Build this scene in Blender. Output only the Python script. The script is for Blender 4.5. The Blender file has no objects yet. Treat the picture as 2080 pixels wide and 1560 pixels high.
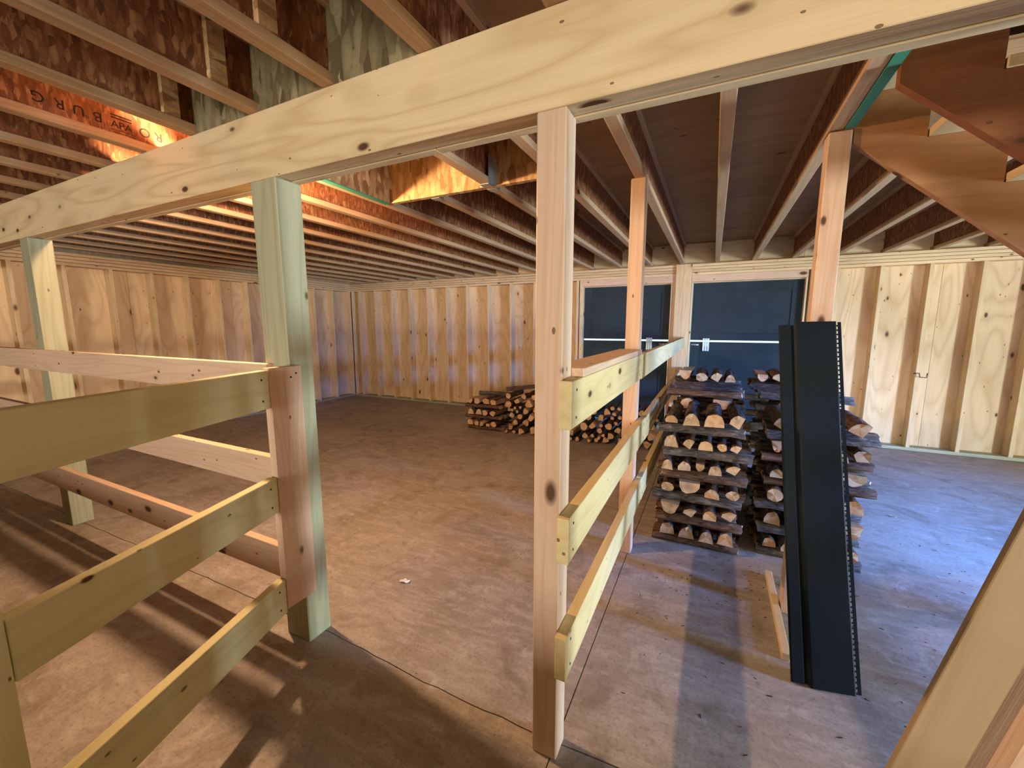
import bpy, bmesh, math, random
from mathutils import Vector, Matrix
random.seed(7)
S = bpy.context.scene
COL = S.collection
PI = math.pi

# ------------------------------------------------------------------ camera
YAW, PITCH, FPX, EYE = 0.45288, 0.14087, 831.0, 1.5
cam = bpy.data.objects.new('camera', bpy.data.cameras.new('camera'))
COL.objects.link(cam)
cam.data.sensor_fit = 'HORIZONTAL'
cam.data.sensor_width = 36.0
cam.data.lens = 36.0 * FPX / 2080.0
cam.data.clip_start = 0.02
cam.location = (0, 0, EYE)
cam.rotation_euler = (PI / 2 - PITCH, 0, YAW)
S.camera = cam

# ------------------------------------------------------------------ world, daylight, exposure
S.view_settings.view_transform = 'Standard'
S.view_settings.look = 'None'
S.view_settings.gamma = 1.0
S.view_settings.use_curve_mapping = False
S.view_settings.exposure = 0.15
W = bpy.data.worlds.new('world'); S.world = W; W.use_nodes = True
W.node_tree.nodes['Background'].inputs[0].default_value = (0.62, 0.90, 1.0, 1)
W.node_tree.nodes['Background'].inputs[1].default_value = 1.6

def area_light(name, loc, target, sx, sy, power, col, spread=180):
    d = bpy.data.lights.new(name, 'AREA'); d.shape = 'RECTANGLE'
    d.size = sx; d.size_y = sy; d.energy = power; d.color = col; d.spread = math.radians(spread)
    o = bpy.data.objects.new(name, d); COL.objects.link(o)
    o.location = loc
    o.rotation_euler = (Vector(target) - Vector(loc)).to_track_quat('-Z', 'Y').to_euler()
    return o
# daylight through the doorway in the wall at X = 5.6 and the wide window in the wall behind the camera (both built below)
area_light('daylight_doorway', (5.62, 1.75, 0.74), (0.0, 3.2, 1.2), 0.65, 1.15, 310, (0.74, 0.91, 1.0), 150)
area_light('skylight_doorway', (5.62, 1.80, 1.85), (2.2, 3.6, 0.0), 0.65, 0.35, 185, (0.03, 0.24, 1.0), 66)
area_light('daylight_window', (0.5, -8.92, 1.47), (0.0, 3.0, 1.6), 2.2, 1.15, 640, (1.0, 0.93, 0.83))

# ------------------------------------------------------------------ helpers
WM = {}
def link(o, parent=None, world=None):
    COL.objects.link(o)
    world = world if world is not None else Matrix.Identity(4)
    WM[o.name] = world
    if parent is not None:
        o.parent = parent
        o.matrix_basis = WM[parent.name].inverted() @ world
    else:
        o.matrix_basis = world
    return o
def tag(o, label=None, cat=None, group=None, kind=None):
    if label: o['label'] = label
    if cat: o['category'] = cat
    if group: o['group'] = group
    if kind: o['kind'] = kind
    return o
def empty(name, loc, label=None, cat=None, group=None, kind=None):
    o = bpy.data.objects.new(name, None); o.empty_display_size = 0.1
    link(o, None, Matrix.Translation(loc))
    return tag(o, label, cat, group, kind)
def mesh_obj(name, bm, mats, parent=None, world=None, smooth=False):
    me = bpy.data.meshes.new(name); bm.to_mesh(me); bm.free()
    for m in (mats if isinstance(mats, (list, tuple)) else [mats]): me.materials.append(m)
    if smooth:
        for p in me.polygons: p.use_smooth = True
    return link(bpy.data.objects.new(name, me), parent, world)
def bm_box(bm, lo, hi):
    vs = [bm.verts.new((x, y, z)) for x in (lo[0], hi[0]) for y in (lo[1], hi[1]) for z in (lo[2], hi[2])]
    q = [(0, 1, 3, 2), (4, 6, 7, 5), (0, 4, 5, 1), (2, 3, 7, 6), (0, 2, 6, 4), (1, 5, 7, 3)]
    return [bm.faces.new([vs[i] for i in f]) for f in q]
def frame(p0, p1, up=(0, 0, 1)):
    p0, p1 = Vector(p0), Vector(p1); x = (p1 - p0).normalized()
    u = Vector(up)
    if abs(x.dot(u)) > 0.99: u = Vector((0, 1, 0))
    y = u.cross(x).normalized(); z = x.cross(y)
    M = Matrix((x, y, z)).transposed().to_4x4(); M.translation = (p0 + p1) / 2
    return M, (p1 - p0).length
def board(name, p0, p1, w, h, mat, parent=None, up=(0, 0, 1), bev=0.002):
    """a straight length of timber; local X runs along it, w across, h along 'up'"""
    M, L = frame(p0, p1, up)
    bm = bmesh.new(); bm_box(bm, (-L / 2, -w / 2, -h / 2), (L / 2, w / 2, h / 2))
    if bev: bmesh.ops.bevel(bm, geom=bm.edges[:], offset=bev, segments=1, affect='EDGES')
    return mesh_obj(name, bm, mat, parent, M)
def bx(name, lo, hi, mat, parent=None, axis=None, bev=0.002):
    """axis-aligned timber between two corners, grain along its longest side unless told"""
    d = [hi[i] - lo[i] for i in range(3)]
    a = d.index(max(d)) if axis is None else axis
    c = [(lo[i] + hi[i]) / 2 for i in range(3)]
    p0, p1 = list(c), list(c); p0[a] = lo[a]; p1[a] = hi[a]
    if a == 2: return board(name, p0, p1, d[0], d[1], mat, parent, (0, 1, 0), bev)
    w = d[1] if a == 0 else d[0]
    return board(name, p0, p1, w, d[2], mat, parent, (0, 0, 1), bev)
def copy_obj(src, parent, world):
    o = src.copy()
    for k in list(o.keys()):
        if k in ('label', 'category', 'group'): del o[k]
    o.parent = None
    return link(o, parent, world)
def tube(bm, pts, r, n=8):
    pts = [Vector(p) for p in pts]; rings = []
    for i, p in enumerate(pts):
        t = (pts[min(i + 1, len(pts) - 1)] - pts[max(i - 1, 0)]).normalized()
        a = t.orthogonal().normalized(); b = t.cross(a)
        if rings:
            a = (rings[-1][1] - t * rings[-1][1].dot(t)).normalized(); b = t.cross(a)
        rings.append(([bm.verts.new(p + r * (a * math.cos(k * 2 * PI / n) + b * math.sin(k * 2 * PI / n))) for k in range(n)], a))
    for (A, _), (B, _) in zip(rings, rings[1:]):
        for k in range(n): bm.faces.new((A[k], A[(k + 1) % n], B[(k + 1) % n], B[k]))
    bm.faces.new(rings[0][0][::-1]); bm.faces.new(rings[-1][0])

# ------------------------------------------------------------------ materials
class NT:
    def __init__(s, name):
        s.m = bpy.data.materials.new(name); s.m.use_nodes = True
        s.t = s.m.node_tree; s.b = s.t.nodes['Principled BSDF']
    def n(s, typ, **kw):
        nd = s.t.nodes.new(typ)
        for k, v in kw.items():
            if k.startswith('i_'): 
                key = k[2:]; key = int(key) if key.isdigit() else key
                nd.inputs[key].default_value = v
            else: setattr(nd, k, v)
        return nd
    def l(s, a, b): s.t.links.new(a, b)
    def math(s, op, a, b=None, c=None, clamp=False):
        nd = s.n('ShaderNodeMath', operation=op); nd.use_clamp = clamp
        for i, v in enumerate((a, b, c)):
            if v is None: continue
            if isinstance(v, (int, float)): nd.inputs[i].default_value = v
            else: s.l(v, nd.inputs[i])
        return nd.outputs[0]
    def coords(s, scale, rnd=True):
        tc = s.n('ShaderNodeTexCoord'); out = tc.outputs['Object']
        if rnd:
            oi = s.n('ShaderNodeObjectInfo')
            v = s.n('ShaderNodeVectorMath', operation='SCALE'); v.inputs[0].default_value = (37.1, 91.7, 53.3)
            s.l(oi.outputs['Random'], v.inputs['Scale'])
            a = s.n('ShaderNodeVectorMath', operation='ADD'); s.l(out, a.inputs[0]); s.l(v.outputs[0], a.inputs[1]); out = a.outputs[0]
        s.raw = out
        return s.scaled(out, scale)
    def scaled(s, v, scale):
        m = s.n('ShaderNodeVectorMath', operation='MULTIPLY'); s.l(v, m.inputs[0]); m.inputs[1].default_value = scale
        return m.outputs[0]
    def noise(s, v, scale, detail=3, rough=0.55, dist=0.0):
        nd = s.n('ShaderNodeTexNoise'); s.l(v, nd.inputs['Vector'])
        nd.inputs['Scale'].default_value = scale; nd.inputs['Detail'].default_value = detail
        nd.inputs['Roughness'].default_value = rough; nd.inputs['Distortion'].default_value = dist
        return nd.outputs[0]
    def ramp(s, f, stops, interp='LINEAR'):
        r = s.n('ShaderNodeValToRGB'); r.color_ramp.interpolation = interp
        e = r.color_ramp.elements
        while len(e) < len(stops): e.new(0.5)
        for el, (p, c) in zip(e, stops):
            el.position = p; el.color = (*c, 1) if len(c) == 3 else c
        s.l(f, r.inputs[0]); return r.outputs[0]
    def mix(s, f, a, b, mode='MIX'):
        nd = s.n('ShaderNodeMix', data_type='RGBA', blend_type=mode)
        if isinstance(f, (int, float)): nd.inputs[0].default_value = f
        else: s.l(f, nd.inputs[0])
        for i, v in ((6, a), (7, b)):
            if isinstance(v, tuple): nd.inputs[i].default_value = (*v, 1)
            else: s.l(v, nd.inputs[i])
        return nd.outputs[2]
    def bump(s, h, strength, dist=0.01):
        b = s.n('ShaderNodeBump'); b.inputs['Strength'].default_value = strength; b.inputs['Distance'].default_value = dist
        s.l(h, b.inputs['Height']); s.l(b.outputs[0], s.b.inputs['Normal'])
    def done(s, col, rough=0.7, spec=0.3):
        if isinstance(col, tuple): s.b.inputs['Base Color'].default_value = (*col, 1)
        else: s.l(col, s.b.inputs['Base Color'])
        if isinstance(rough, (int, float)): s.b.inputs['Roughness'].default_value = rough
        else: s.l(rough, s.b.inputs['Roughness'])
        s.b.inputs['Specular IOR Level'].default_value = spec
        return s.m

def wood(name, light, dark, knot=(0.10, 0.045, 0.018), ring=9.0, ringmix=0.45, knots=0.5, vary=0.18, across=5.0, tint=None):
    t = NT(name)
    c = t.coords((0.55, across, across))
    n1 = t.noise(c, 1.0, 2.0, 0.45, 0.35)
    rg = t.math('PINGPONG', t.math('MULTIPLY', n1, ring), 0.5)
    rg = t.math('MULTIPLY', rg, 2.0)
    rg = t.math('POWER', rg, 2.2)
    fine = t.noise(t.scaled(t.raw, (4.0, 170.0, 170.0)), 1.0, 2.0)
    broad = t.noise(t.scaled(t.raw, (0.8, 3.0, 3.0)), 1.0, 2.0)
    col = t.mix(t.math('MULTIPLY', rg, ringmix, clamp=True), light, dark)
    col = t.mix(t.math('MULTIPLY', t.math('SUBTRACT', fine, 0.35, clamp=True), 0.55), col, dark)
    if tint:
        col = t.mix(t.ramp(broad, [(0.45, (0, 0, 0)), (0.62, (1, 1, 1))]), col, tint)
    oi = t.n('ShaderNodeObjectInfo')
    val = t.math('ADD', t.math('MULTIPLY', oi.outputs['Random'], vary), t.math('ADD', t.math('MULTIPLY', broad, 0.35), 1.0 - vary / 2 - 0.175))
    hs = t.n('ShaderNodeHueSaturation'); t.l(col, hs.inputs['Color']); t.l(val, hs.inputs['Value'])
    col = hs.outputs[0]
    # knots: a few flattened cells
    kv = t.n('ShaderNodeTexVoronoi', feature='F1'); kv.inputs['Scale'].default_value = 1.0
    t.l(t.scaled(t.raw, (4.2, 8.5, 8.5)), kv.inputs['Vector'])
    sep = t.n('ShaderNodeSeparateColor'); t.l(kv.outputs['Color'], sep.inputs[0])
    has = t.math('LESS_THAN', sep.outputs[0], knots)
    siz = t.math('ADD', t.math('MULTIPLY', t.math('POWER', sep.outputs[1], 2.0), 0.15), 0.055)
    d = t.math('DIVIDE', kv.outputs['Distance'], siz)
    core = t.math('MULTIPLY', t.math('SUBTRACT', 1.25, d, clamp=True), has, clamp=True)
    halo = t.math('MULTIPLY', t.math('MULTIPLY', t.math('SUBTRACT', 2.6, d, clamp=True), 0.28), has, clamp=True)
    col = t.mix(halo, col, dark)
    col = t.mix(t.math('MULTIPLY', core, 2.0, clamp=True), col, knot)
    k2 = t.n('ShaderNodeTexVoronoi', feature='F1'); k2.inputs['Scale'].default_value = 1.0
    t.l(t.scaled(t.raw, (9.0, 17.0, 17.0)), k2.inputs['Vector'])
    s2 = t.n('ShaderNodeSeparateColor'); t.l(k2.outputs['Color'], s2.inputs[0])
    pin = t.math('MULTIPLY', t.math('LESS_THAN', t.math('DIVIDE', k2.outputs['Distance'], t.math('ADD', t.math('MULTIPLY', s2.outputs[1], 0.09), 0.04)), 1.0), t.math('LESS_THAN', s2.outputs[0], knots))
    col = t.mix(t.math('MULTIPLY', pin, 0.8), col, knot)
    t.bump(t.math('ADD', fine, t.math('MULTIPLY', core, -0.7)), 0.22, 0.004)
    return t.done(col, 0.62, 0.25)

def osb(name, cols, scale=1.0):
    t = NT(name); c = t.coords((1, 1, 1))
    out = None
    for k, (rot, st) in enumerate(((0.25, (30, 30, 8)), (0.95, (34, 34, 10)), (-0.6, (28, 28, 9)))):
        mp = t.n('ShaderNodeMapping'); t.l(t.raw, mp.inputs[0]); mp.inputs['Rotation'].default_value = (0, rot, 0)
        mp.inputs['Scale'].default_value = tuple(v * scale for v in st); mp.inputs['Location'].default_value = (k * 3.3, k, 0)
        v = t.n('ShaderNodeTexVoronoi', feature='F1'); t.l(mp.outputs[0], v.inputs['Vector']); v.inputs['Scale'].default_value = 1.0
        sep = t.n('ShaderNodeSeparateColor'); t.l(v.outputs['Color'], sep.inputs[0])
        cc = t.ramp(sep.outputs[0], [(0.0, cols[0]), (0.35, cols[1]), (0.7, cols[2]), (1.0, cols[3])])
        cc = t.mix(t.math('MULTIPLY', t.math('SUBTRACT', v.outputs['Distance'], 0.35, clamp=True), 0.9), cc, cols[0])
        out = cc if out is None else t.mix(t.math('GREATER_THAN', sep.outputs[1], 0.5), out, cc)
    f = t.noise(t.scaled(t.raw, (60, 60, 60)), 1.0, 3)
    out = t.mix(t.math('MULTIPLY', t.math('SUBTRACT', f, 0.5, clamp=True), 1.4), out, cols[0])
    t.bump(f, 0.3, 0.004)
    return t.done(out, 0.75, 0.2)

M = {}
M['pine'] = wood('pine_fresh', (0.70, 0.54, 0.32), (0.52, 0.34, 0.165), knots=0.34)
M['beam'] = wood('pine_beam', (0.72, 0.565, 0.345), (0.50, 0.345, 0.175), knots=0.75, ring=9, ringmix=0.6, vary=0.06)
M['rail'] = wood('pine_rail', (0.68, 0.55, 0.285), (0.49, 0.36, 0.15), knots=0.45, ringmix=0.35, vary=0.08)
M['fir'] = wood('fir_post', (0.68, 0.49, 0.345), (0.52, 0.315, 0.19), knots=0.65, vary=0.1, across=9)
M['treated'] = wood('treated_post', (0.40, 0.39, 0.255), (0.25, 0.245, 0.145), knot=(0.12, 0.10, 0.05), knots=0.15, ringmix=0.5, across=9)
M['ply'] = wood('plywood_sheet', (0.70, 0.52, 0.31), (0.50, 0.31, 0.15), knots=0.5, ring=11, ringmix=0.55, vary=0.14, across=2.6)
M['stud'] = wood('stud_pine', (0.72, 0.54, 0.315), (0.53, 0.34, 0.165), knots=0.34, vary=0.14)
M['flange'] = wood('joist_flange', (0.54, 0.36, 0.21), (0.37, 0.22, 0.115), knots=0.1, vary=0.12, across=14)
M['brown'] = wood('stringer_fir', (0.48, 0.255, 0.115), (0.31, 0.14, 0.055), knots=0.3, vary=0.1)
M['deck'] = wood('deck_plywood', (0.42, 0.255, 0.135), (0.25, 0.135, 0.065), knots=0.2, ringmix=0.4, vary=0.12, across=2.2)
M['osb_web'] = osb('osb_joist_web', ((0.15, 0.058, 0.025), (0.26, 0.098, 0.042), (0.33, 0.135, 0.058), (0.48, 0.25, 0.11)), 2.2)
M['osb_dim'] = osb('osb_shaded', ((0.09, 0.065, 0.03), (0.19, 0.15, 0.075), (0.25, 0.20, 0.105), (0.36, 0.30, 0.17)))  # darker OSB copy: dim light on the blocking put into its colour
M['osb'] = osb('osb_board', ((0.24, 0.12, 0.05), (0.46, 0.28, 0.12), (0.55, 0.36, 0.17), (0.66, 0.47, 0.24)))
M['green_strip'] = NT('green_sill_strip').done((0.05, 0.26, 0.17), 0.6)
M['ink'] = NT('black_ink').done((0.02, 0.012, 0.01), 0.8)
M['dark'] = NT('dark_gap').done((0.02, 0.018, 0.016), 0.9)
M['steel'] = NT('galvanised_steel').done((0.55, 0.60, 0.62), 0.4); M['steel'].node_tree.nodes['Principled BSDF'].inputs['Metallic'].default_value = 0.8
M['white_metal'] = NT('white_metal').done((0.62, 0.72, 0.76), 0.4)
M['black_metal'] = NT('black_metal').done((0.02, 0.02, 0.02), 0.45)
M['paper'] = NT('white_paper').done((0.80, 0.78, 0.74), 0.8)
M['porcelain'] = NT('porcelain').done((0.75, 0.74, 0.70), 0.3)

def mat_concrete():
    t = NT('concrete_slab'); t.coords((1, 1, 1), rnd=False)
    a = t.noise(t.raw, 0.9, 6, 0.65, 0.8); b = t.noise(t.scaled(t.raw, (2.0, 8, 1)), 2.4, 6, 0.7, 0.5); c = t.noise(t.raw, 70, 3, 0.65)
    d = t.noise(t.raw, 2.6, 5, 0.62, 1.2); e = t.noise(t.scaled(t.raw, (1.2, 1.0, 1)), 5.5, 6, 0.7, 0.6); g = t.noise(t.raw, 22, 4, 0.7)
    col = t.ramp(a, [(0.30, (0.235, 0.188, 0.148)), (0.48, (0.335, 0.28, 0.23)), (0.70, (0.44, 0.385, 0.335))])
    col = t.mix(t.ramp(b, [(0.46, (0, 0, 0)), (0.70, (0.75, 0.75, 0.75))]), col, (0.50, 0.45, 0.40))
    col = t.mix(t.ramp(d, [(0.52, (0, 0, 0)), (0.72, (0.75, 0.75, 0.75))]), col, (0.185, 0.140, 0.100))
    col = t.mix(t.ramp(e, [(0.56, (0, 0, 0)), (0.72, (0.7, 0.7, 0.7))]), col, (0.55, 0.50, 0.45))
    col = t.mix(t.ramp(g, [(0.55, (0, 0, 0)), (0.75, (0.6, 0.6, 0.6))]), col, (0.17, 0.135, 0.105))
    col = t.mix(t.math('MULTIPLY', t.math('SUBTRACT', c, 0.52, clamp=True), 2.4, clamp=True), col, (0.13, 0.105, 0.085))
    t.bump(t.math('ADD', t.math('MULTIPLY', c, 0.5), b), 0.16, 0.006)
    return t.done(col, t.math('ADD', t.math('MULTIPLY', b, 0.25), 0.46), 0.3)
M['concrete'] = mat_concrete()

def mat_bark(name, base, dark, hi):
    t = NT(name); t.coords((1, 1, 1))
    a = t.noise(t.scaled(t.raw, (14, 42, 42)), 1.0, 4, 0.6, 0.8); b = t.noise(t.raw, 16, 3)
    col = t.ramp(a, [(0.32, dark), (0.55, base), (0.75, hi)])
    col = t.mix(t.math('MULTIPLY', t.math('SUBTRACT', b, 0.5, clamp=True), 1.5), col, dark)
    t.bump(a, 0.9, 0.012)
    return t.done(col, 0.9, 0.1)
M['bark'] = mat_bark('bark_brown', (0.150, 0.085, 0.055), (0.045, 0.024, 0.015), (0.25, 0.155, 0.105))
M['bark_grey'] = mat_bark('bark_grey', (0.125, 0.098, 0.080), (0.035, 0.026, 0.021), (0.27, 0.235, 0.205))
def mat_cut(name, a, b):
    t = NT(name); t.coords((1, 1, 1))
    tc = t.n('ShaderNodeTexCoord'); sp = t.n('ShaderNodeSeparateXYZ'); t.l(tc.outputs['Object'], sp.inputs[0])
    r = t.math('SQRT', t.math('ADD', t.math('POWER', sp.outputs[1], 2.0), t.math('POWER', t.math('ADD', sp.outputs[2], 0.03), 2.0)))
    n = t.noise(t.raw, 30, 3)
    w = t.math('PINGPONG', t.math('ADD', t.math('MULTIPLY', r, 95), t.math('MULTIPLY', n, 1.2)), 0.5)
    col = t.mix(t.math('MULTIPLY', w, 1.3), a, b)
    col = t.mix(t.math('MULTIPLY', t.math('SUBTRACT', n, 0.45, clamp=True), 2.2), col, tuple(v * 0.55 for v in b))
    t.bump(n, 0.3, 0.005)
    return t.done(col, 0.8, 0.15)
M['cut'] = mat_cut('cut_wood', (0.62, 0.41, 0.23), (0.46, 0.27, 0.13))
M['split'] = wood('split_wood', (0.56, 0.36, 0.19), (0.40, 0.22, 0.10), knots=0.1, across=16)
def mat_vinyl():
    t = NT('dark_green_vinyl'); t.coords((1, 1, 1), rnd=False)
    g = t.noise(t.scaled(t.raw, (5, 220, 5)), 1.0, 3)
    t.bump(g, 0.35, 0.003)
    return t.done((0.0065, 0.0100, 0.0110), 0.52, 0.15)
M['vinyl'] = mat_vinyl()
def mat_door():
    t = NT('slate_door_paint'); t.coords((1, 1, 1)); g = t.noise(t.raw, 3, 3)
    col = t.ramp(g, [(0.3, (0.013, 0.024, 0.033)), (0.7, (0.020, 0.035, 0.046))])
    return t.done(col, 0.62, 0.2)
M['door'] = mat_door()
def mat_bulb(name, col, e):
    t = NT(name); t.done((0.9, 0.85, 0.8), 0.4)
    t.b.inputs['Emission Color'].default_value = (*col, 1); t.b.inputs['Emission Strength'].default_value = e
    return t.m

# ------------------------------------------------------------------ dimensions
YB, YP = 6.44, 6.58            # stud faces and sheathing of the far wall
XL, XP = -6.93, -7.07          # stud faces and sheathing of the side wall
XR, YF = 5.6, -9.0
ZJ, ZD = 2.364, 2.655          # joist undersides, deck underside
JX = [-0.44 - 0.437 * k for k in range(15)]            # joists over the stall
JR = [0.0, 0.44, 0.885, 1.325, 1.79, 2.235, 2.68, 3.12, 3.56, 4.0, 4.45, 4.9, 5.35]

# ------------------------------------------------------------------ floor: slabs with a saw cut and a wandering crack
bm = bmesh.new(); bm_box(bm, (XP, YF, -0.12), (XR, YP, -0.03))
floor = tag(mesh_obj('floor', bm, M['dark']), kind='structure')
CRX, CRY = -0.422, 1.238
xs = [XP + (CRX - XP) * i / 90 for i in range(91)] + [CRX + (XR - CRX) * i / 60 for i in range(1, 61)]
wob = {}
v = 0.0
for x in xs:
    v = v * 0.86 + random.uniform(-1, 1) * 0.007; wob[x] = v
def slab(x0, x1, side):
    px = [x for x in xs if x0 - 1e-6 <= x <= x1 + 1e-6]
    g = 0.0022
    edge = [(min(max(x, x0 + g), x1 - g), CRY + wob[x] + (g if side > 0 else -g)) for x in px]
    far = YP if side > 0 else YF
    b = bmesh.new(); top, bot = [], []
    for (x, y) in edge:
        top.append((b.verts.new((x, y, 0)), b.verts.new((x, far, 0)))); bot.append((b.verts.new((x, y, -0.03)), b.verts.new((x, far, -0.03))))
    for i in range(len(edge) - 1):
        q = [top[i][0], top[i + 1][0], top[i + 1][1], top[i][1]]
        b.faces.new(q if side > 0 else q[::-1])
        q = [bot[i][0], bot[i + 1][0], top[i + 1][0], top[i][0]]
        b.faces.new(q if side > 0 else q[::-1])
    for i in (0, len(edge) - 1): b.faces.new([top[i][0], top[i][1], bot[i][1], bot[i][0]])
    bmesh.ops.recalc_face_normals(b, faces=b.faces[:])
    mesh_obj('slab', b, M['concrete'], floor)
slab(XP, CRX, 1); slab(CRX, XR, 1); slab(XP, CRX, -1); slab(CRX, XR, -1)

# ------------------------------------------------------------------ far wall and side wall: sheathing sheets, studs, plates
def wall_shell(name, lo, hi):
    b = bmesh.new(); bm_box(b, lo, hi)
    return tag(mesh_obj(name, b, M['ply']), kind='structure')
DOORS = ((-1.90, -0.56), (-0.31, 1.05))
DTOP = 2.115
wb = empty('wall_back', (0, YP, 0), kind='structure')
def shell_piece(lo, hi): 
    b = bmesh.new(); bm_box(b, lo, hi); return mesh_obj('sheathing_back', b, M['ply'], wb)
shell_piece((XP - 0.1, YP + 0.012, -0.1), (DOORS[0][0], YP + 0.06, 5.2))
shell_piece((DOORS[1][1], YP + 0.012, -0.1), (XR + 0.1, YP + 0.06, 5.2))
shell_piece((DOORS[0][1], YP + 0.012, -0.1), (DOORS[1][0], YP + 0.06, 2.2))
shell_piece((DOORS[0][0], YP + 0.012, DTOP), (DOORS[1][1], YP + 0.06, 5.2))
def sheets(x0, x1):
    x = x0
    while x < x1 - 0.02:
        e = min(x + 1.31, x1)
        board('plywood_sheet', ((x + e) / 2, YP + 0.006, 0.0), ((x + e) / 2, YP + 0.006, ZD), e - x - 0.003, 0.012, M['ply'], wb, (0, 1, 0), 0)
        x = e
sheets(XP, DOORS[0][0]); sheets(DOORS[1][1], XR)
for x in [-6.91] + [-6.725 + 0.443 * k for k in range(11)] + [-1.99, -1.935]:
    bx('stud', (x, YB, 0.038), (x + 0.038, YP, 2.21), M['stud'], wb)
for x in [1.075, 1.33] + [1.757 + 0.44 * k for k in range(9)]:
    bx('stud', (x, YB, 0.038), (x + 0.038, YP, 2.21), M['stud'], wb)
for k in range(4):                                       # four stacked plates
    z = 2.21 + 0.0385 * k
    for (a, b_) in ((XP, -2.9 + 0.4 * k), (-2.9 + 0.4 * k, 1.6 - 0.3 * k), (1.6 - 0.3 * k, XR)):
        bx('top_plate', (a + 0.001, YB + (0.003, 0.0, 0.005, 0.002)[k], z), (b_, YP, z + 0.0345), M['stud'], wb)
bx('bottom_plate', (XP, YB, 0), (DOORS[0][0] - 0.06, YP, 0.038), M['treated'], wb)
bx('bottom_plate', (DOORS[1][1] + 0.02, YB, 0), (XR, YP, 0.038), M['treated'], wb)
for (a, b_) in ((XP, -3.2), (-3.2, 1.0), (1.0, XR)):     # rim board above the plates
    bx('rim_board', (a, YB + 0.10, ZJ), (b_ - 0.002, YP, ZD), M['stud'], wb)
hook_stud = (2.197, YB, 0.93)

wl = empty('wall_left', (XP, 0, 0), kind='structure')
b = bmesh.new(); bm_box(b, (XP - 0.06, YF - 0.1, -0.1), (XP - 0.012, YP + 0.1, 5.2)); mesh_obj('sheathing_back', b, M['ply'], wl)
y = YF
while y < YP - 0.02:
    e = min(y + 1.31, YP)
    board('plywood_sheet', (XP - 0.006, (y + e) / 2, 0), (XP - 0.006, (y + e) / 2, ZD), 0.012, e - y - 0.003, M['ply'], wl, (0, 1, 0), 0)
    y = e
for y in [1.71 - 0.43 * k for k in range(1, 4)] + [1.71 + 0.425 * k for k in range(11)] + [6.40]:
    bx('stud', (XP, y, 0.038), (XL, y + 0.038, 2.21), M['stud'], wl)
for k in range(4):
    z = 2.21 + 0.0385 * k
    for (a, b_) in ((YF, 1.2 + 0.6 * k), (1.2 + 0.6 * k, YB)):
        bx('top_plate', (XP, a, z), (XL - 0.001 * k, b_ - 0.001, z + 0.0345), M['stud'], wl)
bx('bottom_plate', (XP, YF, 0), (XL, YB, 0.038), M['treated'], wl)

wf = empty('wall_front', (0, YF, 0), kind='structure')
for lo, hi in (((XP, -0.1), (-0.4, 5.2)), ((2.0, -0.1), (XR + 0.1, 5.2)), ((-0.4, -0.1), (2.0, 0.8)), ((-0.4, 2.1), (2.0, 5.2))):
    b = bmesh.new(); bm_box(b, (lo[0], YF - 0.12, lo[1]), (hi[0], YF - 0.06, hi[1])); mesh_obj('sheathing', b, M['ply'], wf)
wr = empty('wall_right', (XR, 0, 0), kind='structure')
def wr_piece(lo, hi):
    b = bmesh.new(); bm_box(b, lo, hi); mesh_obj('sheathing', b, M['ply'], wr)
DY0, DY1 = 1.38, 2.18
wr_piece((XR + 0.03, YF, -0.1), (XR + 0.09, DY0, 5.2)); wr_piece((XR + 0.03, DY1, -0.1), (XR + 0.09, YP, 5.2)); wr_piece((XR + 0.03, DY0, 2.08), (XR + 0.09, DY1, 5.2))

# light blockers added out of view: partition beside the stairs, half wall behind camera
pw = empty('wall_partition_blocker', (3.2, 1.226, 0), kind='structure')  # unseen partition, added to keep doorway light off the angled fence
for k in range(16):
    z = 0.131 * k
    bx('plank', (2.0, 1.19, z + 0.001), (XR + 0.03, 1.26, z + 0.130), M['pine'], pw)
hw = empty('wall_half_blocker', (0.5, -1.2, 0), kind='structure')  # unseen half wall, added to shade the lower post and near floor
for k in range(5): bx('plank', (-4.4, -1.22, 0.145 * k + 0.004), (XR, -1.18, 0.145 * k + 0.147), M['rail'], hw)
for x in (-4.3, -2.2, 0.0, 2.2, 4.4): bx('stud', (x, -1.31, 0), (x + 0.089, -1.222, 0.725), M['treated'], hw)

# ------------------------------------------------------------------ ceiling: deck sheets on I-joists, loft roof above
ceil = empty('ceiling', (0, 0, ZD), kind='structure')
OPEN_A = (-2.12, -1.345, 1.30, 2.37)                     # opening over the stall
OPEN_B = (0.50, 3.30, 1.30, 2.55)                        # stair opening
def deck(x0, x1, y0, y1):
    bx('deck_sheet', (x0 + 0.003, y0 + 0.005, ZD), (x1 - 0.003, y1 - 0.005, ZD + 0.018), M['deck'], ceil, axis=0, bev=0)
def deck_fill(x0, x1, y0, y1):
    y = y0; r = 0
    while y < y1 - 0.01:
        ye = min(y + 1.22, y1); x = x0 - (0.6 if r % 2 else 0)
        while x < x1 - 0.01:
            xe = min(x + 2.44, x1); deck(max(x, x0), xe, y, ye); x = xe
        y = ye; r += 1
deck_fill(XP, OPEN_A[0], YF, YP)
deck_fill(OPEN_A[0], OPEN_A[1], YF, OPEN_A[2]); deck_fill(OPEN_A[0], OPEN_A[1], OPEN_A[3], YP)
deck_fill(OPEN_A[1], OPEN_B[0], YF, YP)
deck_fill(OPEN_B[0], OPEN_B[1], YF, OPEN_B[2]); deck_fill(OPEN_B[0], OPEN_B[1], OPEN_B[3], YP)
deck_fill(OPEN_B[1], XR, YF, YP)
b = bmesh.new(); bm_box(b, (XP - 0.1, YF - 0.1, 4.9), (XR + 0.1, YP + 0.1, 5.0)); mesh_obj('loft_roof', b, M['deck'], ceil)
JW, JH = 0.058, 0.038
jcache = {}
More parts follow.
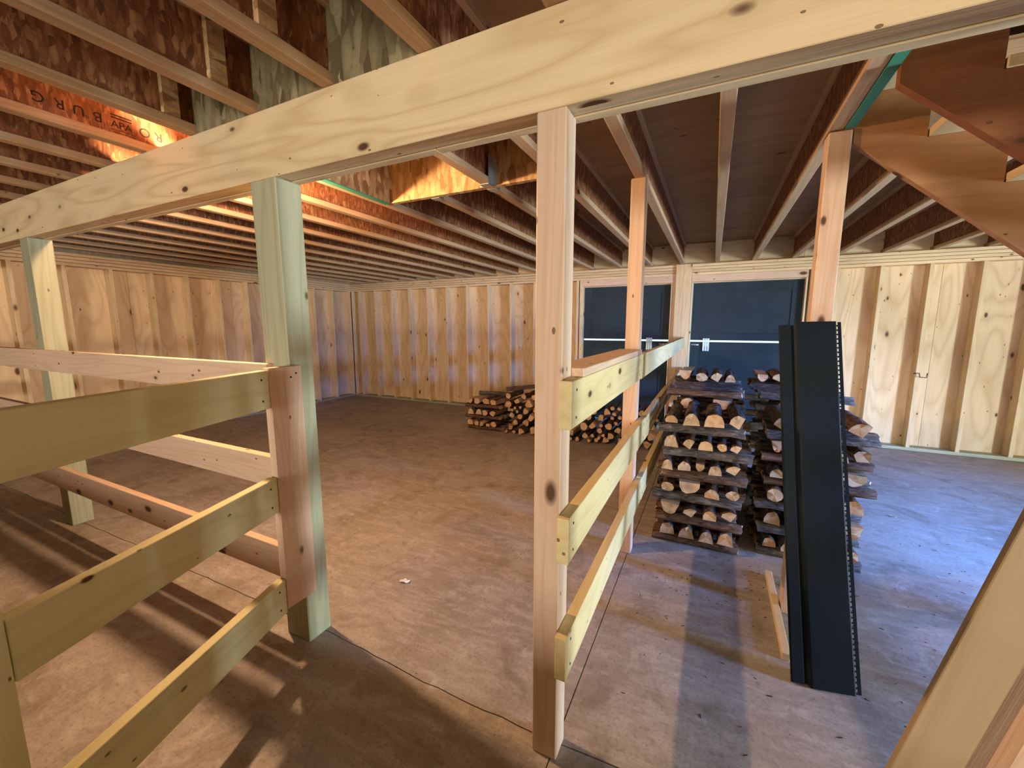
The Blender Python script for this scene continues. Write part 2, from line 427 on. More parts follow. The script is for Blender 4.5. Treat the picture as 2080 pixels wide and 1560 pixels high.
def joist(x, y0, y1):
    """I-joist: OSB web with a timber flange above and below"""
    L = round(y1 - y0, 3); c = Vector((x, (y0 + y1) / 2, (ZJ + ZD) / 2)); R = Matrix.Rotation(PI / 2, 4, 'Z')
    if L not in jcache:
        w = bmesh.new(); bm_box(w, (-L / 2, -0.005, -0.115), (L / 2, 0.005, 0.115))
        web = mesh_obj('joist', w, M['osb_web'], ceil, Matrix.Translation(c) @ R)
        f = bmesh.new(); bm_box(f, (-L / 2, -JW / 2, -JH / 2), (L / 2, JW / 2, JH / 2)); bmesh.ops.bevel(f, geom=f.edges[:], offset=0.003, segments=1, affect='EDGES')
        zf = (ZD - ZJ) / 2 - JH / 2
        lo = mesh_obj('flange', f, M['flange'], web, Matrix.Translation(c + Vector((0, 0, -zf))) @ R)
        hi = copy_obj(lo, web, Matrix.Translation(c + Vector((0, 0, zf))) @ R)
        jcache[L] = (web, lo, hi, zf); return web
    web, lo, hi, zf = jcache[L]
    n = copy_obj(web, ceil, Matrix.Translation(c) @ R)
    copy_obj(lo, n, Matrix.Translation(c + Vector((0, 0, -zf))) @ R); copy_obj(hi, n, Matrix.Translation(c + Vector((0, 0, zf))) @ R)
    return n
YJ = YB + 0.10
JOISTS = {}
for i, x in enumerate(JX):
    if i == 3: joist(x, YF, 1.285); joist(x, 2.41, YJ)
    elif i == 2: joist(x, YF, 2.36); joist(x, 2.41, YJ)
    else: JOISTS[i] = joist(x, YF, YJ)
for x in JR:
    if 0.6 < x < 3.2: joist(x, YF, 1.285); joist(x, 2.59, YJ)
    else: joist(x, YF, YJ)
bx('opening_header', (-2.118, 2.365, ZJ - 0.004), (-0.90, 2.402, ZD), M['osb'], ceil, bev=0)
bx('opening_trimmer', (-2.145, 1.29, ZJ - 0.002), (-2.115, 2.40, ZD), M['osb'], ceil, bev=0)
bx('opening_header', (0.5, 2.552, ZJ), (3.3, 2.588, ZD), M['flange'], ceil, bev=0)
bx('stair_trimmer', (0.472, 1.29, ZJ - 0.001), (0.505, 2.55, ZD), M['flange'], ceil, bev=0)
bx('sill_strip', (0.470, 1.29, ZJ - 0.006), (0.507, 2.385, ZJ - 0.001), M['green_strip'], ceil, bev=0)
bx('sill_strip', (-2.156, 1.29, ZJ - 0.008), (-2.113, 2.365, ZJ - 0.002), M['green_strip'], ceil, bev=0)
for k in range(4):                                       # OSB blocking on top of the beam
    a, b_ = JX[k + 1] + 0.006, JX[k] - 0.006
    if k in (1, 2, 3): bx('blocking', (a, 1.172, ZJ), (b_, 1.192, ZD), M['osb_dim'], ceil, axis=0, bev=0)
for (x, y) in ((JX[4] + 0.02, 1.05), (JX[3] + 0.02, 1.0), (JX[2] + 0.02, 0.9)):
    bx('web_stiffener', (x - 0.014, y, ZJ + 0.038), (x + 0.010, y + 0.06, ZD - 0.038), M['osb'], ceil, bev=0)
def hanger(x, y, s):
    """sheet-steel joist hanger: two cheeks and a seat"""
    b = bmesh.new()
    bm_box(b, (x - 0.033, y, ZJ - 0.004), (x - 0.030, y + s * 0.055, ZJ + 0.17)); bm_box(b, (x + 0.030, y, ZJ - 0.004), (x + 0.033, y + s * 0.055, ZJ + 0.17))
    bm_box(b, (x - 0.033, y, ZJ - 0.005), (x + 0.033, y + s * 0.055, ZJ - 0.001)); bm_box(b, (x - 0.06, y, ZJ), (x + 0.06, y + s * 0.002, ZJ + 0.15))
    mesh_obj('joist_hanger', b, M['steel'], ceil)
hanger(JX[2], 2.364, -1); hanger(JX[2], 2.403, 1); hanger(JX[3], 2.403, 1)
# maker's stamp printed upside down on one joist web
def stamp(txt, y, z, size, rot=PI):
    cu = bpy.data.curves.new('lettering', 'FONT'); cu.body = txt; cu.size = size; cu.align_x = 'CENTER'; cu.align_y = 'CENTER'; cu.extrude = 0.0004
    o = bpy.data.objects.new('lettering', cu); cu.materials.append(M['ink'])
    Wm = Matrix.Translation((JX[5] + 0.0056, y, z)) @ Matrix.Rotation(PI / 2, 4, 'Z') @ Matrix.Rotation(PI / 2, 4, 'X') @ Matrix.Rotation(rot, 4, 'Z')
    link(o, JOISTS[5], Wm)
for ch, y in (('R', 1.236), ('O', 1.178), ('B', 1.003), ('U', 0.938), ('R', 0.878), ('G', 0.812)):
    stamp(ch, y, 2.459, 0.058)
stamp('APA', 1.088, 2.450, 0.044, 0.0)
b = bmesh.new()
for k in range(4): bm_box(b, (JX[5] + 0.0052, 1.045 + 0.01 * (k % 2), 2.425 - 0.010 * k), (JX[5] + 0.0057, 1.14, 2.4275 - 0.010 * k))
for k in range(2): bm_box(b, (JX[5] + 0.0052, 1.05, 2.478 + 0.012 * k), (JX[5] + 0.0057, 1.13, 2.4835 + 0.012 * k))
mesh_obj('lettering', b, M['ink'], JOISTS[5])

# ------------------------------------------------------------------ doors in the far wall
def door(name, x0, x1, latch_x, knob_x):
    d = empty(name, ((x0 + x1) / 2, YB, 0), kind='structure')
    for (a, c) in ((x0, x0 + 0.02), (x1 - 0.02, x1)):
        bx('jamb', (a, YB + 0.005, 0), (c, YP, DTOP - 0.001), M['stud'], d)
    bx('head_casing', (x0, YB - 0.004, DTOP), (x1, YB + 0.05, 2.209), M['fir'], d)
    bx('head_jamb', (x0 + 0.02, YB + 0.05, DTOP - 0.012), (x1 - 0.02, YP, DTOP), M['stud'], d)
    for nm, z0, z1 in (('upper_leaf', 1.298, DTOP - 0.016), ('lower_leaf', 0.012, 1.272)):
        a, c = x0 + 0.024, x1 - 0.024
        b = bmesh.new(); bm_box(b, (a, 6.535, z0), (c, 6.565, z1))
        leaf = mesh_obj(nm, b, M['door'], d)
        for (p, q, r, s) in ((a, a + 0.12, z0, z1), (c - 0.12, c, z0, z1), (a + 0.12, c - 0.12, z0, z0 + 0.10), (a + 0.12, c - 0.12, z1 - 0.12, z1)):
            bx('leaf_frame', (p, 6.522, r), (q, 6.5348, s), M['door'], leaf, bev=0.002)
    for k in range(3):
        xx = latch_x + 0.030 * k
        bx('latch_plate', (xx, 6.495, 1.145), (xx + 0.024, 6.5218, 1.325), M['white_metal'], d)
    bx('latch_plate', (latch_x, 6.51, 1.21), (latch_x + 0.084, 6.520, 1.26), M['white_metal'], d)
    b = bmesh.new(); tube(b, [(knob_x, 6.5218, 1.235), (knob_x, 6.47, 1.235)], 0.014); tube(b, [(knob_x, 6.47, 1.235), (knob_x + 0.09, 6.465, 1.233)], 0.011)
    mesh_obj('lever_handle', b, M['steel'], d, smooth=True)
    return d
door('door_1', DOORS[0][0], DOORS[0][1], -0.90, -0.70)
door('door_2', DOORS[1][0], DOORS[1][1], -0.12, -0.26)
mp = empty('trim_1', (-0.43, YB, 0), kind='structure')
bx('stud', (-0.558, YB, 0), (-0.52, YP, 2.21), M['fir'], mp)
bx('stud', (-0.518, YB - 0.036, 0), (-0.415, YB + 0.002, 2.36), M['stud'], mp); bx('stud', (-0.414, YB - 0.036, 0), (-0.312, YB + 0.002, 2.36), M['stud'], mp)
bx('stud', (-0.518, YB + 0.003, 0), (-0.312, YP, 2.21), M['stud'], mp)

# ------------------------------------------------------------------ beam and posts
BZ0, BZ1, BY0 = 2.104, 2.352, 1.168
bmx = empty('support_beam', (-1.4, 1.226, BZ0), 'long built-up timber beam of three planks carrying the ceiling joists', 'beam')
for k in range(3):
    cuts = ((XL + 0.002, XR - 0.3),) if k == 0 else ((XL + 0.002, -1.7 + k * 0.4), (-1.698 + k * 0.4, XR - 0.3))
    for (a, c) in cuts:
        bx('plank', (a, BY0 + 0.0395 * k, BZ0 + (0.004 if k == 1 else 0)), (c, BY0 + 0.0395 * k + 0.0375, BZ1 + 0.011), M['beam'], bmx)
def post(x0, x1, y0, y1, z1, mat, label):
    o = bx('timber_post', (x0, y0, 0), (x1, y1, z1), mat, None, axis=2, bev=0.004)
    return tag(o, label, 'post')
post(-0.490, -0.400, 1.168, 1.257, BZ0, M['fir'], 'square pinkish post under the beam where the rail fence starts')
post(-1.801, -1.640, 1.165, 1.285, BZ0, M['treated'], 'thick rough greenish post under the beam with a short plank on its side')
post(-4.405, -4.262, 1.168, 1.290, BZ0, M['treated'], 'thick pale green post under the beam at the far end of the three-rail fence')
post(0.79, 0.95, 1.165, 1.285, BZ0, M['treated'], 'thick post under the beam that the loose boards lean against')
post(-0.489, -0.403, 2.62, 2.708, ZJ, M['fir'], 'slim pinkish post in the middle of the rail fence, under a joist')
post(0.414, 0.500, 2.392, 2.480, ZJ - 0.007, M['fir'], 'slim post behind the leaning dark siding panel at the stair top')

# ------------------------------------------------------------------ fence along the stall (runs to the doors)
def screws(parent, pts, axis):
    for p in pts:
        b = bmesh.new(); d = Vector(axis); tube(b, [Vector(p), Vector(p) + d * 0.0015], 0.0045, 6)
        mesh_obj('screw_head', b, M['black_metal'], parent)
fa = empty('rail_fence', (-0.38, 1.15, 0), 'three-rail yellow pine fence running from the beam post to the doors', 'fence')
FX0, FX1 = -0.399, -0.361
for z0, z1, segs, sl in ((1.192, 1.338, ((1.142, 2.462), (2.466, 6.40)), 0.0), (0.760, 0.910, ((1.138, 2.72), (2.722, 3.30), (3.302, 4.3), (4.302, 6.40)), 0.0), (0.352, 0.505, ((1.135, 2.68), (2.682, 4.5), (4.502, 6.40)), 0.012)):
    for i, (a, c) in enumerate(segs):
        off = 0.004 * (i % 2)
        r = board('rail', ((FX0 + FX1) / 2 + off, a, (z0 + z1) / 2 + sl * i), ((FX0 + FX1) / 2 + off, c, (z0 + z1) / 2 + sl * (i + 0.6)), 0.038, z1 - z0, M['rail'], fa)
        screws(r, [(FX1 + off, y, z + sl * i) for y in (a + 0.05, c - 0.05) for z in (z0 + 0.03, z1 - 0.03)], (1, 0, 0))
bx('cap_board', (-0.489, 1.262, 1.339), (-0.361, 2.462, 1.366), M['fir'], fa)

# ------------------------------------------------------------------ cross fence in line with the beam
fb = empty('rail_fence', (-3.0, 1.14, 0), 'three-rail fence with orange-toned boards nailed across the two thick green posts', 'fence')
for z0, z1 in ((1.190, 1.335), (0.770, 0.912), (0.325, 0.480)):
    r = bx('rail', (-6.9, 1.128, z0), (-1.742, 1.166, z1), M['fir'], fb)
    screws(r, [(x, 1.1278, z) for x in (-1.76, -4.33) for z in (z0 + 0.03, z1 - 0.03)], (0, -1, 0))

# ------------------------------------------------------------------ angled fence close by
M['green_pine'] = wood('treated_rail', (0.72, 0.66, 0.37), (0.54, 0.46, 0.21), knots=0.6, ringmix=0.4, vary=0.06)
fc = empty('rail_fence', (-1.47, 0.65, 0), 'angled three-rail fence section with greenish boards joining the thick post', 'fence')
GD = Vector((0.320, -0.947, 0)); GN = Vector((0.947, 0.320, 0)); G0 = Vector((-1.601, 1.043, 0)) - GN * 0.019
GE = G0 + GD * 0.845
for z0, z1, ext in ((1.168, 1.323, 0.5), (0.722, 0.872, 0.0), (0.258, 0.412, 0.0)):
    a = G0 + Vector((0, 0, (z0 + z1) / 2)); c = GE + GD * ext + Vector((0, 0, (z0 + z1) / 2))
    r = board('rail', a, c, 0.038, z1 - z0, M['green_pine'], fc)
    p = G0 + GN * 0.019 + GD * 0.04
    screws(r, [(p.x, p.y, z) for z in (z0 + 0.035, z1 - 0.035)], GN)
pa = GE + GD * 0.085
board('end_post', (pa.x, pa.y, 0), (pa.x, pa.y, 1.166), 0.165, 0.038, M['green_pine'], fc, GN)
pl = bx('upright_plank', (-1.6395, 1.046, 0.268), (-1.6005, 1.192, 1.331), M['fir'], fc, axis=2)
screws(pl, [(-1.6005, 1.165, 1.30), (-1.6005, 1.14, 1.285)], (1, 0, 0))

# ------------------------------------------------------------------ staircase: notched stringers and treads
st = empty('staircase', (1.5, 2.2, 0), 'steep open wooden staircase with notched stringers hung from the ceiling opening', 'staircase')
RUN, RISE = 0.25, 0.2145
M['brown_shaded'] = wood('stringer_shaded', (0.27, 0.105, 0.040), (0.17, 0.060, 0.022), knots=0.3, vary=0.1)  # the beam's shade on the near stringer is painted into this colour
def stringer(y, mat):
    prof = [(0.508, 2.30), (0.508, 2.495)]
    x, z = 0.755, 2.495
    while z > 0.1:
        prof += [(x, z), (x, z - RISE)]; z -= RISE; x += RUN
    prof[-1] = (prof[-1][0], max(prof[-1][1], 0.0))
    xe = prof[-1][0]; prof.append((xe + 0.12, prof[-1][1])); prof.append((xe + 0.12, 0.0)); prof.append((0.508 + 2.30 / 0.870 , 0.0))
    b = bmesh.new(); A = [b.verts.new((px, y - 0.019, pz)) for px, pz in prof]; B = [b.verts.new((px, y + 0.019, pz)) for px, pz in prof]
    b.faces.new(A); b.faces.new(B[::-1])
    for i in range(len(A)): b.faces.new((A[i], B[i], B[(i + 1) % len(A)], A[(i + 1) % len(A)]))
    bmesh.ops.recalc_face_normals(b, faces=b.faces[:])
    return mesh_obj('stringer', b, mat, st, Matrix.Identity(4))
stringer(2.425, M['brown']); stringer(1.92, M['brown_shaded']) 
x, z = 0.508, 2.495
for k in range(11):
    w = 0.255 if k else 0.255
    bx('tread', (x + 0.005, 1.895, z + 0.001), (x + w + 0.03, 2.45, z + 0.036), M['pine'], st, axis=1)
    x = 0.755 + RUN * k; z -= RISE
    if z < 0.2: break

# ------------------------------------------------------------------ boards leaning on the beam post
LD = Vector((0.260, 0.078, 1.0))                          # lean per metre of height; tops rest against the beam face
def lean(off, dy, w, h, mat, label):
    p0 = Vector((0.2485 + off, 0.975 + dy, 0.008)); p1 = p0 + LD * 2.02
    o = board('loose_board', p0, p1, w, h, mat, None, Vector((-0.25, -0.97, 0.0) if off < 0.1 else (0.30, -0.95, 0.0)))
    return tag(o, label, 'board')
M['dimmed'] = wood('board_dimmed', (0.42, 0.31, 0.18), (0.30, 0.20, 0.105), knots=0.6, vary=0.05)  # dim light on the first leaning board is put into its colour
lean(0.042, 0.0, 0.082, 0.032, M['dimmed'], 'knotty pale board leaning against the beam beside the stairs')
lean(0.113, -0.022, 0.024, 0.060, M['fir'], 'narrow board leaning edge-on beside the knotty pale leaning board')
lean(0.196, 0.0, 0.089, 0.038, M['brown'], 'dark reddish board leaning beside the narrow edge-on board')
lean(0.272, 0.0, 0.038, 0.060, M['fir'], 'narrow board leaning edge-on behind the dark reddish leaning board')

# ------------------------------------------------------------------ dark vinyl siding panel leaning on the slim post
def siding():
    base, top = Vector((0.515, 1.925, 0.004)), Vector((0.404, 2.345, 1.516))
    upv = (top - base); L = upv.length; upv.normalize()
    wv = Vector((0.955, 0.20, 0.0)); wv = (wv - upv * wv.dot(upv)).normalized(); nv = wv.cross(upv).normalized()
    if nv.y > 0: nv = -nv
    Mx = Matrix((wv, upv, nv)).transposed().to_4x4(); Mx.translation = base
    root = empty('siding_panel', base, 'dark green vinyl siding panel with a slotted nail hem, leaning on a post', 'siding panel')
    prof = [(-0.128, -0.004), (-0.128, 0.002), (-0.122, 0.006), (-0.082, 0.007), (-0.077, 0.003), (-0.071, 0.001), (-0.060, 0.012), (-0.052, 0.014), (0.000, 0.015), (0.096, 0.016), (0.101, 0.013), (0.102, 0.001)]
    b = bmesh.new(); rows = []
    for k in range(13):
        s = L * k / 12
        dip = 0.012 * math.sin(PI * k / 12)
        rows.append([b.verts.new((u, s + (0.0 if u > -0.07 else (0.008 if k < 1 else 0)) - (0.012 if (k == 12 and u < -0.055) else 0), n - dip)) for u, n in prof])
    for A, B in zip(rows, rows[1:]):
        for i in range(len(prof) - 1): b.faces.new((A[i], A[i + 1], B[i + 1], B[i]))
    o = mesh_obj('course', b, M['vinyl'], root, Mx)
    md = o.modifiers.new('thickness', 'SOLIDIFY'); md.thickness = 0.0016
    b = bmesh.new(); n = 76; p = L / n
    def strip(u0, u1, s0, s1):
        d = 0.012 * math.sin(PI * (s0 + s1) / 2 / L); bm_box(b, (u0, s0, -0.0005 - d), (u1, s1, 0.001 - d))
    for k in range(n):
        strip(0.102, 0.1065, k * p, (k + 1) * p); strip(0.1125, 0.126, k * p, (k + 1) * p); strip(0.1065, 0.1125, k * p, k * p + p * 0.36)
    mesh_obj('nail_hem', b, M['vinyl'], root, Mx)
siding()

# ------------------------------------------------------------------ firewood
def log_profile(kind, r):
    P = []
    if kind == 'round':
        for k in range(10):
            a = k * 2 * PI / 10; P.append((r * 0.82 * math.cos(a), r * 0.82 * math.sin(a)))
        bark = [True] * 10
    elif kind == 'half':
        for k in range(8):
            a = PI * k / 7; P.append((r * 1.05 * math.cos(a), r * 1.05 * math.sin(a) - r * 0.45))
        bark = [True] * 7 + [False]
    elif kind == 'wedge':
        for k in range(6):
            a = PI * (0.10 + 0.62 * k / 5); P.append((r * 1.3 * math.cos(a), r * 1.3 * math.sin(a) - r * 0.6))
        P.append((-0.1 * r, -0.75 * r)); bark = [True] * 5 + [False, False]
    else:
        for k in range(5):
            a = PI * (0.2 + 0.5 * k / 4); P.append((r * 1.2 * math.cos(a), r * 1.2 * math.sin(a) - r * 0.35))
        P += [(-r * 0.75, -r * 0.55), (r * 0.75, -r * 0.6)]; bark = [True] * 4 + [False] * 3
    return P, bark
LOGS = []
rl = random.Random(3)
def make_log(kind, r, L, seed, barkmat):
    q = random.Random(seed); P, bark = log_profile(kind, r); n = len(P)
    P = [(a * q.uniform(0.9, 1.1), c * q.uniform(0.9, 1.1)) for a, c in P]
    b = bmesh.new(); rings = []
    for k in range(7):
        s = -L / 2 + L * k / 6; g = q.uniform(0.94, 1.06); dx, dz = q.uniform(-.004, .004), q.uniform(-.004, .004)
        rings.append([b.verts.new((s + (q.uniform(-.008, .008) if k in (0, 6) else 0), a * g + dx + q.uniform(-.002, .002), c * g + dz + q.uniform(-.002, .002))) for a, c in P])
    for A, B in zip(rings, rings[1:]):
        for i in range(n):
            f = b.faces.new((A[i], B[i], B[(i + 1) % n], A[(i + 1) % n])); f.material_index = 0 if bark[i] else 1; f.smooth = bark[i]
    R_ = rings[-1]; c = b.verts.new(sum((v.co for v in R_), Vector()) / n)
    for i in range(n): b.faces.new((R_[i], R_[(i + 1) % n], c)).material_index = 2
    co0 = [v.co.copy() for v in rings[0]]
    me = bpy.data.meshes.new('firewood_log'); ends = bmesh.new()
    vs = [ends.verts.new(v) for v in co0]; c = ends.verts.new(sum(co0, Vector()) / n)
    for i in range(n): ends.faces.new((vs[i], vs[(i + 1) % n], c))
    bmesh.ops.recalc_face_normals(b, faces=b.faces[:])
    b.to_mesh(me); b.free(); me.materials.append(barkmat); me.materials.append(M['split']); me.materials.append(M['cut'])
    for f in ends.faces:
        f.normal_update()
        if f.normal.x > 0: f.normal_flip()
    em = bpy.data.meshes.new('cut_face'); ends.to_mesh(em); ends.free(); em.materials.append(M['cut'])
    zs = [v.co.z for v in me.vertices]; ys = [v.co.y for v in me.vertices]
    words = {'half': 'half-round', 'wedge': 'wedge-split', 'round': 'round', 'quarter': 'quartered'}[kind]
    return (me, em, min(zs), max(zs), words + (' grey' if barkmat == M['bark_grey'] else ' brown'), max(ys) - min(ys), (max(ys) + min(ys)) / 2)
for k in range(18):
    kind = ('half', 'half', 'wedge', 'half', 'round', 'quarter')[k % 6]
    LOGS.append(make_log(kind, rl.uniform(0.046, 0.064), 0.5, 100 + k, M['bark'] if k % 3 else M['bark_grey']))
SMALL = [make_log(('round', 'half', 'wedge', 'round')[k % 4], rl.uniform(0.034, 0.055), 0.44, 300 + k, M['bark'] if k % 2 else M['bark_grey']) for k in range(10)]
def put_log(v, M4, label, group):
    me, em = v[0], v[1]
    o = link(bpy.data.objects.new('firewood_log', me), None, M4); tag(o, label, 'log', group)
    link(bpy.data.objects.new('cut_face', em), o, M4)
    return o
ORD = ('bottom', 'second', 'third', 'fourth', 'fifth', 'sixth', 'seventh')
NTH = ('first', 'second', 'third', 'fourth')
def fit(v, length, width, height):
    """scale a log to a size; returns the scale matrix with the log standing on z = 0, centred across"""
    sy, sz = width / v[5], height / (v[3] - v[2])
    return Matrix.Translation((0, -v[6] * sy, -v[2] * sz)) @ Matrix.Diagonal((length, sy, sz, 1))
BARKY = [v for v in LOGS if v[4].startswith(('half', 'round'))]
def crib(x0, x1, y0, y1, units, where, near, q, sparse=False, half_top=False, pitch=0.158):
    """log-cabin stack: two-way layers, one crosswise then one end-on"""
    wx, wy = x1 - x0, y1 - y0
    for u in range(units):
        z = u * pitch; full = not sparse or u >= units - 1
        jx = q.uniform(-0.015, 0.015)
        n = 4 if full else 2
        for i in range(n):
            v = q.choice(BARKY); y = y0 + 0.06 + (wy - 0.12) * i / (n - 1)
            h = q.uniform(0.058, 0.063)
            m4 = Matrix.Translation((x0 + wx / 2 + jx + q.uniform(-.02, .02), y, z)) @ Matrix.Rotation(q.uniform(-.02, .02), 4, 'Z') @ fit(v, wx / 0.5 * q.uniform(0.97, 1.07), q.uniform(0.095, 0.115), h)
            put_log(v, m4, '%s log laid crosswise, %s layer, %s from the beam, %s' % (v[4], ORD[u], NTH[i], where), 'crosswise logs of the ' + where)
        if half_top and u == units - 1: break
        n = (5 if q.random() < 0.3 else 4) if full else 2
        ws = [q.uniform(0.7, 1.25) for _ in range(n)]; tot = sum(ws); x = x0 + 0.02
        gap = 0.012; room = wx - 0.04 - gap * (n - 1)
        for i in range(n):
            v = q.choice(LOGS); w = min(room * ws[i] / tot, 0.15); h = min(0.092, w * q.uniform(0.66, 0.98))
            slot = room * ws[i] / tot
            m4 = Matrix.Translation((x + slot / 2, y0 + wy / 2 + q.uniform(-.032, .012), z + 0.064)) @ Matrix.Rotation(PI / 2 + q.uniform(-.028, .028), 4, 'Z') @ Matrix.Translation((0, 0, h / 2)) @ Matrix.Rotation(q.choice((0, 0, 0, PI)), 4, 'X') @ Matrix.Translation((0, 0, -h / 2)) @ fit(v, wy / 0.5, w * 0.93, h)
            put_log(v, m4, '%s log end-on, %s layer, %s from the %s, %s' % (v[4], ORD[u], ('first', 'second', 'third', 'fourth', 'fifth')[i], near, where), 'end-on logs of the ' + where)
            x += slot + gap
q = random.Random(14)
crib(-0.275, 0.240, 2.875, 3.375, 6, 'beam-end stack along the fence', 'fence', q)
crib(-0.275, 0.235, 3.44, 3.94, 7, 'middle stack along the fence', 'fence', q, True, True)
crib(-0.275, 0.235, 4.00, 4.50, 7, 'door-end stack along the fence', 'fence', q, True)
crib(0.350, 0.900, 2.985, 3.485, 6, 'beam-end stack behind the siding', 'fence', q)
crib(0.350, 0.880, 3.55, 4.05, 7, 'middle stack behind the siding', 'fence', q, True, True)
crib(0.350, 0.880, 4.11, 4.61, 7, 'door-end stack behind the siding', 'fence', q, True)
crib(-3.20, -2.66, 5.03, 5.53, 3, 'low pile in the stall', 'side wall', q)
# low heap of end-on logs between the low pile and the doors
rows = 6
ORDN = ['', 'first', 'second', 'third', 'fourth', 'fifth', 'sixth', 'seventh', 'eighth', 'ninth', 'tenth', 'eleventh', 'twelfth', 'thirteenth', 'fourteenth', 'fifteenth', 'sixteenth', 'seventeenth', 'eighteenth', 'nineteenth', 'twentieth', 'twenty-first', 'twenty-second', 'twenty-third', 'twenty-fourth', 'twenty-fifth', 'twenty-sixth', 'twenty-seventh', 'twenty-eighth']
placed = []
def rest(x, r):
    z = r
    for (X, Z, Rr) in placed:
        d = abs(x - X)
        if d < r + Rr: z = max(z, Z + math.sqrt((r + Rr) ** 2 - d * d))
    return z
for k in range(112):
    r = q.choice((q.uniform(0.028, 0.040), q.uniform(0.046, 0.060), q.uniform(0.054, 0.072)))
    best = None
    for _ in range(26):
        x = q.uniform(-2.57 + r, -0.50 - r); z = rest(x, r)
        lim = 0.60 - 0.10 * max(0.0, (x + 1.9) / 1.4)
        if z + r < lim and (best is None or z < best[1]): best = (x, z)
    if best: placed.append((best[0], best[1], r))
bands = {}
for (x, z, r) in sorted(placed):
    k = min(int(z / 0.1), 6); bands[k] = bands.get(k, 0) + 1
    v = SMALL[q.randrange(10)]; d = 1.58 * r
    m4 = Matrix.Translation((x, 5.27 + q.uniform(-.05, .04), z)) @ Matrix.Rotation(PI / 2 + q.uniform(-.02, .02), 4, 'Z') @ Matrix.Rotation(q.uniform(0, 2 * PI), 4, 'X') @ Matrix.Translation((0, 0, -d / 2)) @ fit(v, 1, d, d)
    put_log(v, m4, "small %s log in the heap's %s row, %s from the low pile" % (v[4], ORD[k], ORDN[min(bands[k], 28)]), 'logs of the low heap by the doors')
HT = max(z + r for (x, z, r) in placed) 
for (x, y, z, rz, tilt) in ((-2.32, 5.14, HT + 0.055, 0.42, -0.10), (-1.86, 5.18, HT + 0.055, 0.50, -0.10), (-2.80, 5.18, 0.530, 0.12, -0.02)):
    v = SMALL[0]
    put_log(v, Matrix.Translation((x, y, z)) @ Matrix.Rotation(rz, 4, 'Z') @ Matrix.Rotation(tilt, 4, 'Y') @ Matrix.Diagonal((1.1, 0.8, 0.8, 1)), 'thin bark-covered log ' + {-2.32: 'slanting across the heap top beside the low pile', -1.86: 'slanting across the heap top toward the doors', -2.80: 'lying flat on top of the low pile'}[x], 'slanted logs on the low heap')

# ------------------------------------------------------------------ small things
tag(board('wooden_batten', (0.392, 2.735, 0.019), (0.388, 2.030, 0.019), 0.032, 0.038, M['pine']), 'thin pale wooden batten lying on the concrete beside the siding panel', 'batten')
def scrap(x, y, s, seed, label):
    q = random.Random(seed); b = bmesh.new(); n = 5
    g = [[b.verts.new((s * (i / (n - 1) - 0.5), 0.45 * s * (j / 2 - 0.5) + q.uniform(-.12, .12) * s, 0.003 + abs(q.gauss(0, 0.12)) * s)) for j in range(3)] for i in range(n)]
    for i in range(n - 1):
        for j in range(2): b.faces.new((g[i][j], g[i + 1][j], g[i + 1][j + 1], g[i][j + 1]))
    o = mesh_obj('paper_scrap', b, M['paper'], None, Matrix.Translation((x, y, 0)) @ Matrix.Rotation(q.uniform(0, 3), 4, 'Z'))
    o.modifiers.new('thickness', 'SOLIDIFY').thickness = 0.0008
    tag(o, label, 'paper scrap')
scrap(-1.548, 1.73, 0.062, 2, 'crumpled white paper scrap on the bare stall floor')
scrap(1.37, 4.076, 0.055, 5, 'small white paper scrap on the floor near the plywood wall')
b = bmesh.new(); q = random.Random(21)
def chip(x, y, s):
    if y > 2.83 and -0.34 < x < 0.96: return
    if -0.52 < x < -0.37 and (1.13 < y < 1.29 or 2.58 < y < 2.74): return
    a = q.uniform(0, PI); s *= 0.72; l, w = s * q.uniform(0.8, 2.4), s * q.uniform(0.3, 0.6); h = s * 0.35
    ca, sa = math.cos(a), math.sin(a); vs = []
    for (dx, dy) in ((-l, -w), (l, -w * 0.6), (l * 0.8, w), (-l * 0.7, w * 0.8)):
        vs.append((x + dx * ca - dy * sa, y + dx * sa + dy * ca))
    A = [b.verts.new((*p, 0.0)) for p in vs]; B = [b.verts.new((p[0] * 0.999 + x * 0.001, p[1], h)) for p in vs]
    b.faces.new(B)
    for i in range(4): b.faces.new((A[i], A[(i + 1) % 4], B[(i + 1) % 4], B[i]))
for k in range(170): chip(q.uniform(-0.3, 1.9), q.uniform(1.3, 3.9), q.uniform(0.003, 0.008))
for k in range(110): chip(q.gauss(0.1, 0.45), q.uniform(2.3, 2.86), q.uniform(0.003, 0.008))
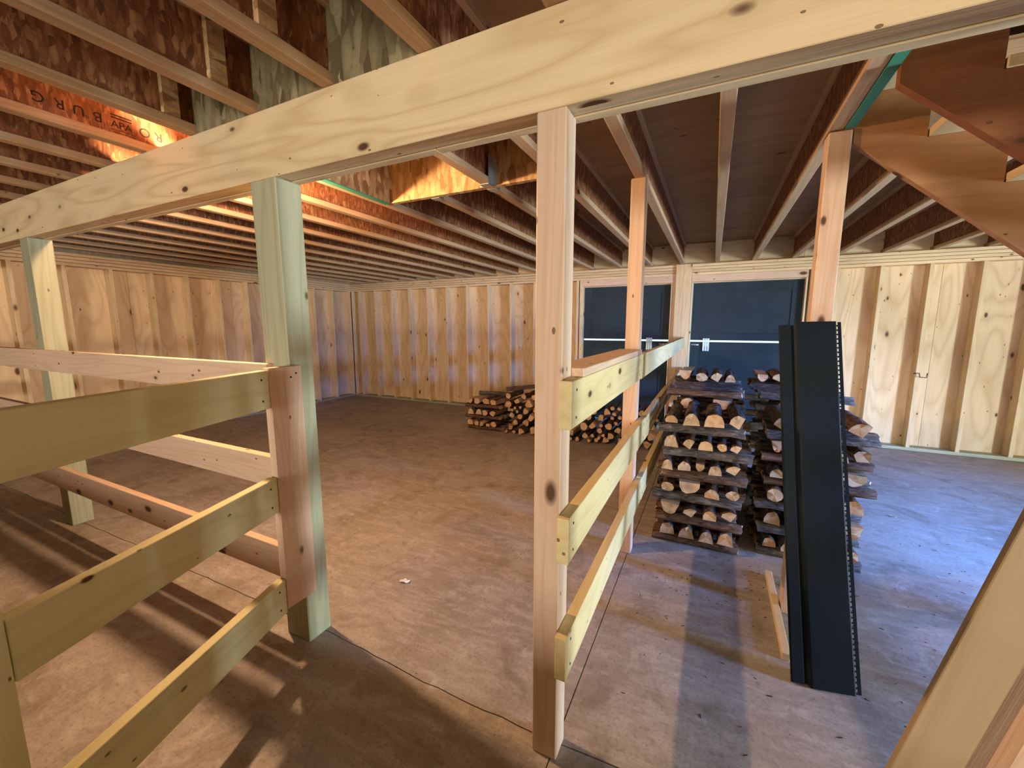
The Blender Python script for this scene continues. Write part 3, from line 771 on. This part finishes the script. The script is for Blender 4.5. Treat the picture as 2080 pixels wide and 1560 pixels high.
for k in range(90): chip(q.uniform(-3.0, -0.4), q.uniform(1.0, 3.2), q.uniform(0.002, 0.005))
tag(mesh_obj('bark_chips', b, M['bark']), 'dark bark chips strewn over the concrete floor', 'bark chips', kind='stuff')
b = bmesh.new()
tube(b, [(2.197, YB + 0.05, 0.935), (2.185, YB - 0.01, 0.945), (2.220, YB - 0.03, 0.948), (2.228, YB - 0.035, 0.902), (2.285, YB - 0.04, 0.900), (2.288, YB - 0.04, 0.952)], 0.0055, 6)
tag(mesh_obj('wall_hook', b, M['black_metal'], smooth=True), 'bent black wire hook on a stud of the plywood wall', 'hook')

# ------------------------------------------------------------------ lamps: bare bulbs in porcelain holders on a cleat under the joists; the yellow one is added fill
def lamp(x, y, label, mat, x0, x1):
    r = empty('bulb_lamp', (x, y, 2.36), label, 'lamp')
    bx('cleat', (x0, y - 0.045, 2.345), (x1, y + 0.045, ZJ - 0.001), M['flange'], r, axis=0)
    b = bmesh.new(); prev = None
    for rr, zz in ((0.055, 2.345), (0.055, 2.335), (0.028, 2.318), (0.022, 2.300)):
        ring = [b.verts.new((x + rr * math.cos(k * PI / 8), y + rr * math.sin(k * PI / 8), zz)) for k in range(16)]
        if prev:
            for k in range(16): b.faces.new((prev[k], prev[(k + 1) % 16], ring[(k + 1) % 16], ring[k]))
        prev = ring
    b.faces.new(prev)
    mesh_obj('lamp_holder', b, M['porcelain'], r, smooth=True)
    b = bmesh.new(); bmesh.ops.create_uvsphere(b, u_segments=14, v_segments=8, radius=0.033)
    for v_ in b.verts: v_.co = Vector((x + v_.co.x, y + v_.co.y, 2.268 + v_.co.z * 1.15))
    mesh_obj('bulb', b, mat, r, smooth=True)
lamp(-2.36, 1.39, 'bare warm bulb in a porcelain holder just behind the beam', mat_bulb('bulb_warm', (1.0, 0.62, 0.35), 4300), JX[5], JX[4])
lamp(1.55, -0.30, 'added fill bulb in a porcelain holder under the joists before the beam', mat_bulb('bulb_fill_yellow', (1.0, 0.95, 0.55), 430), JR[3], JR[4])  # unseen bulb added to brighten the angled fence rails
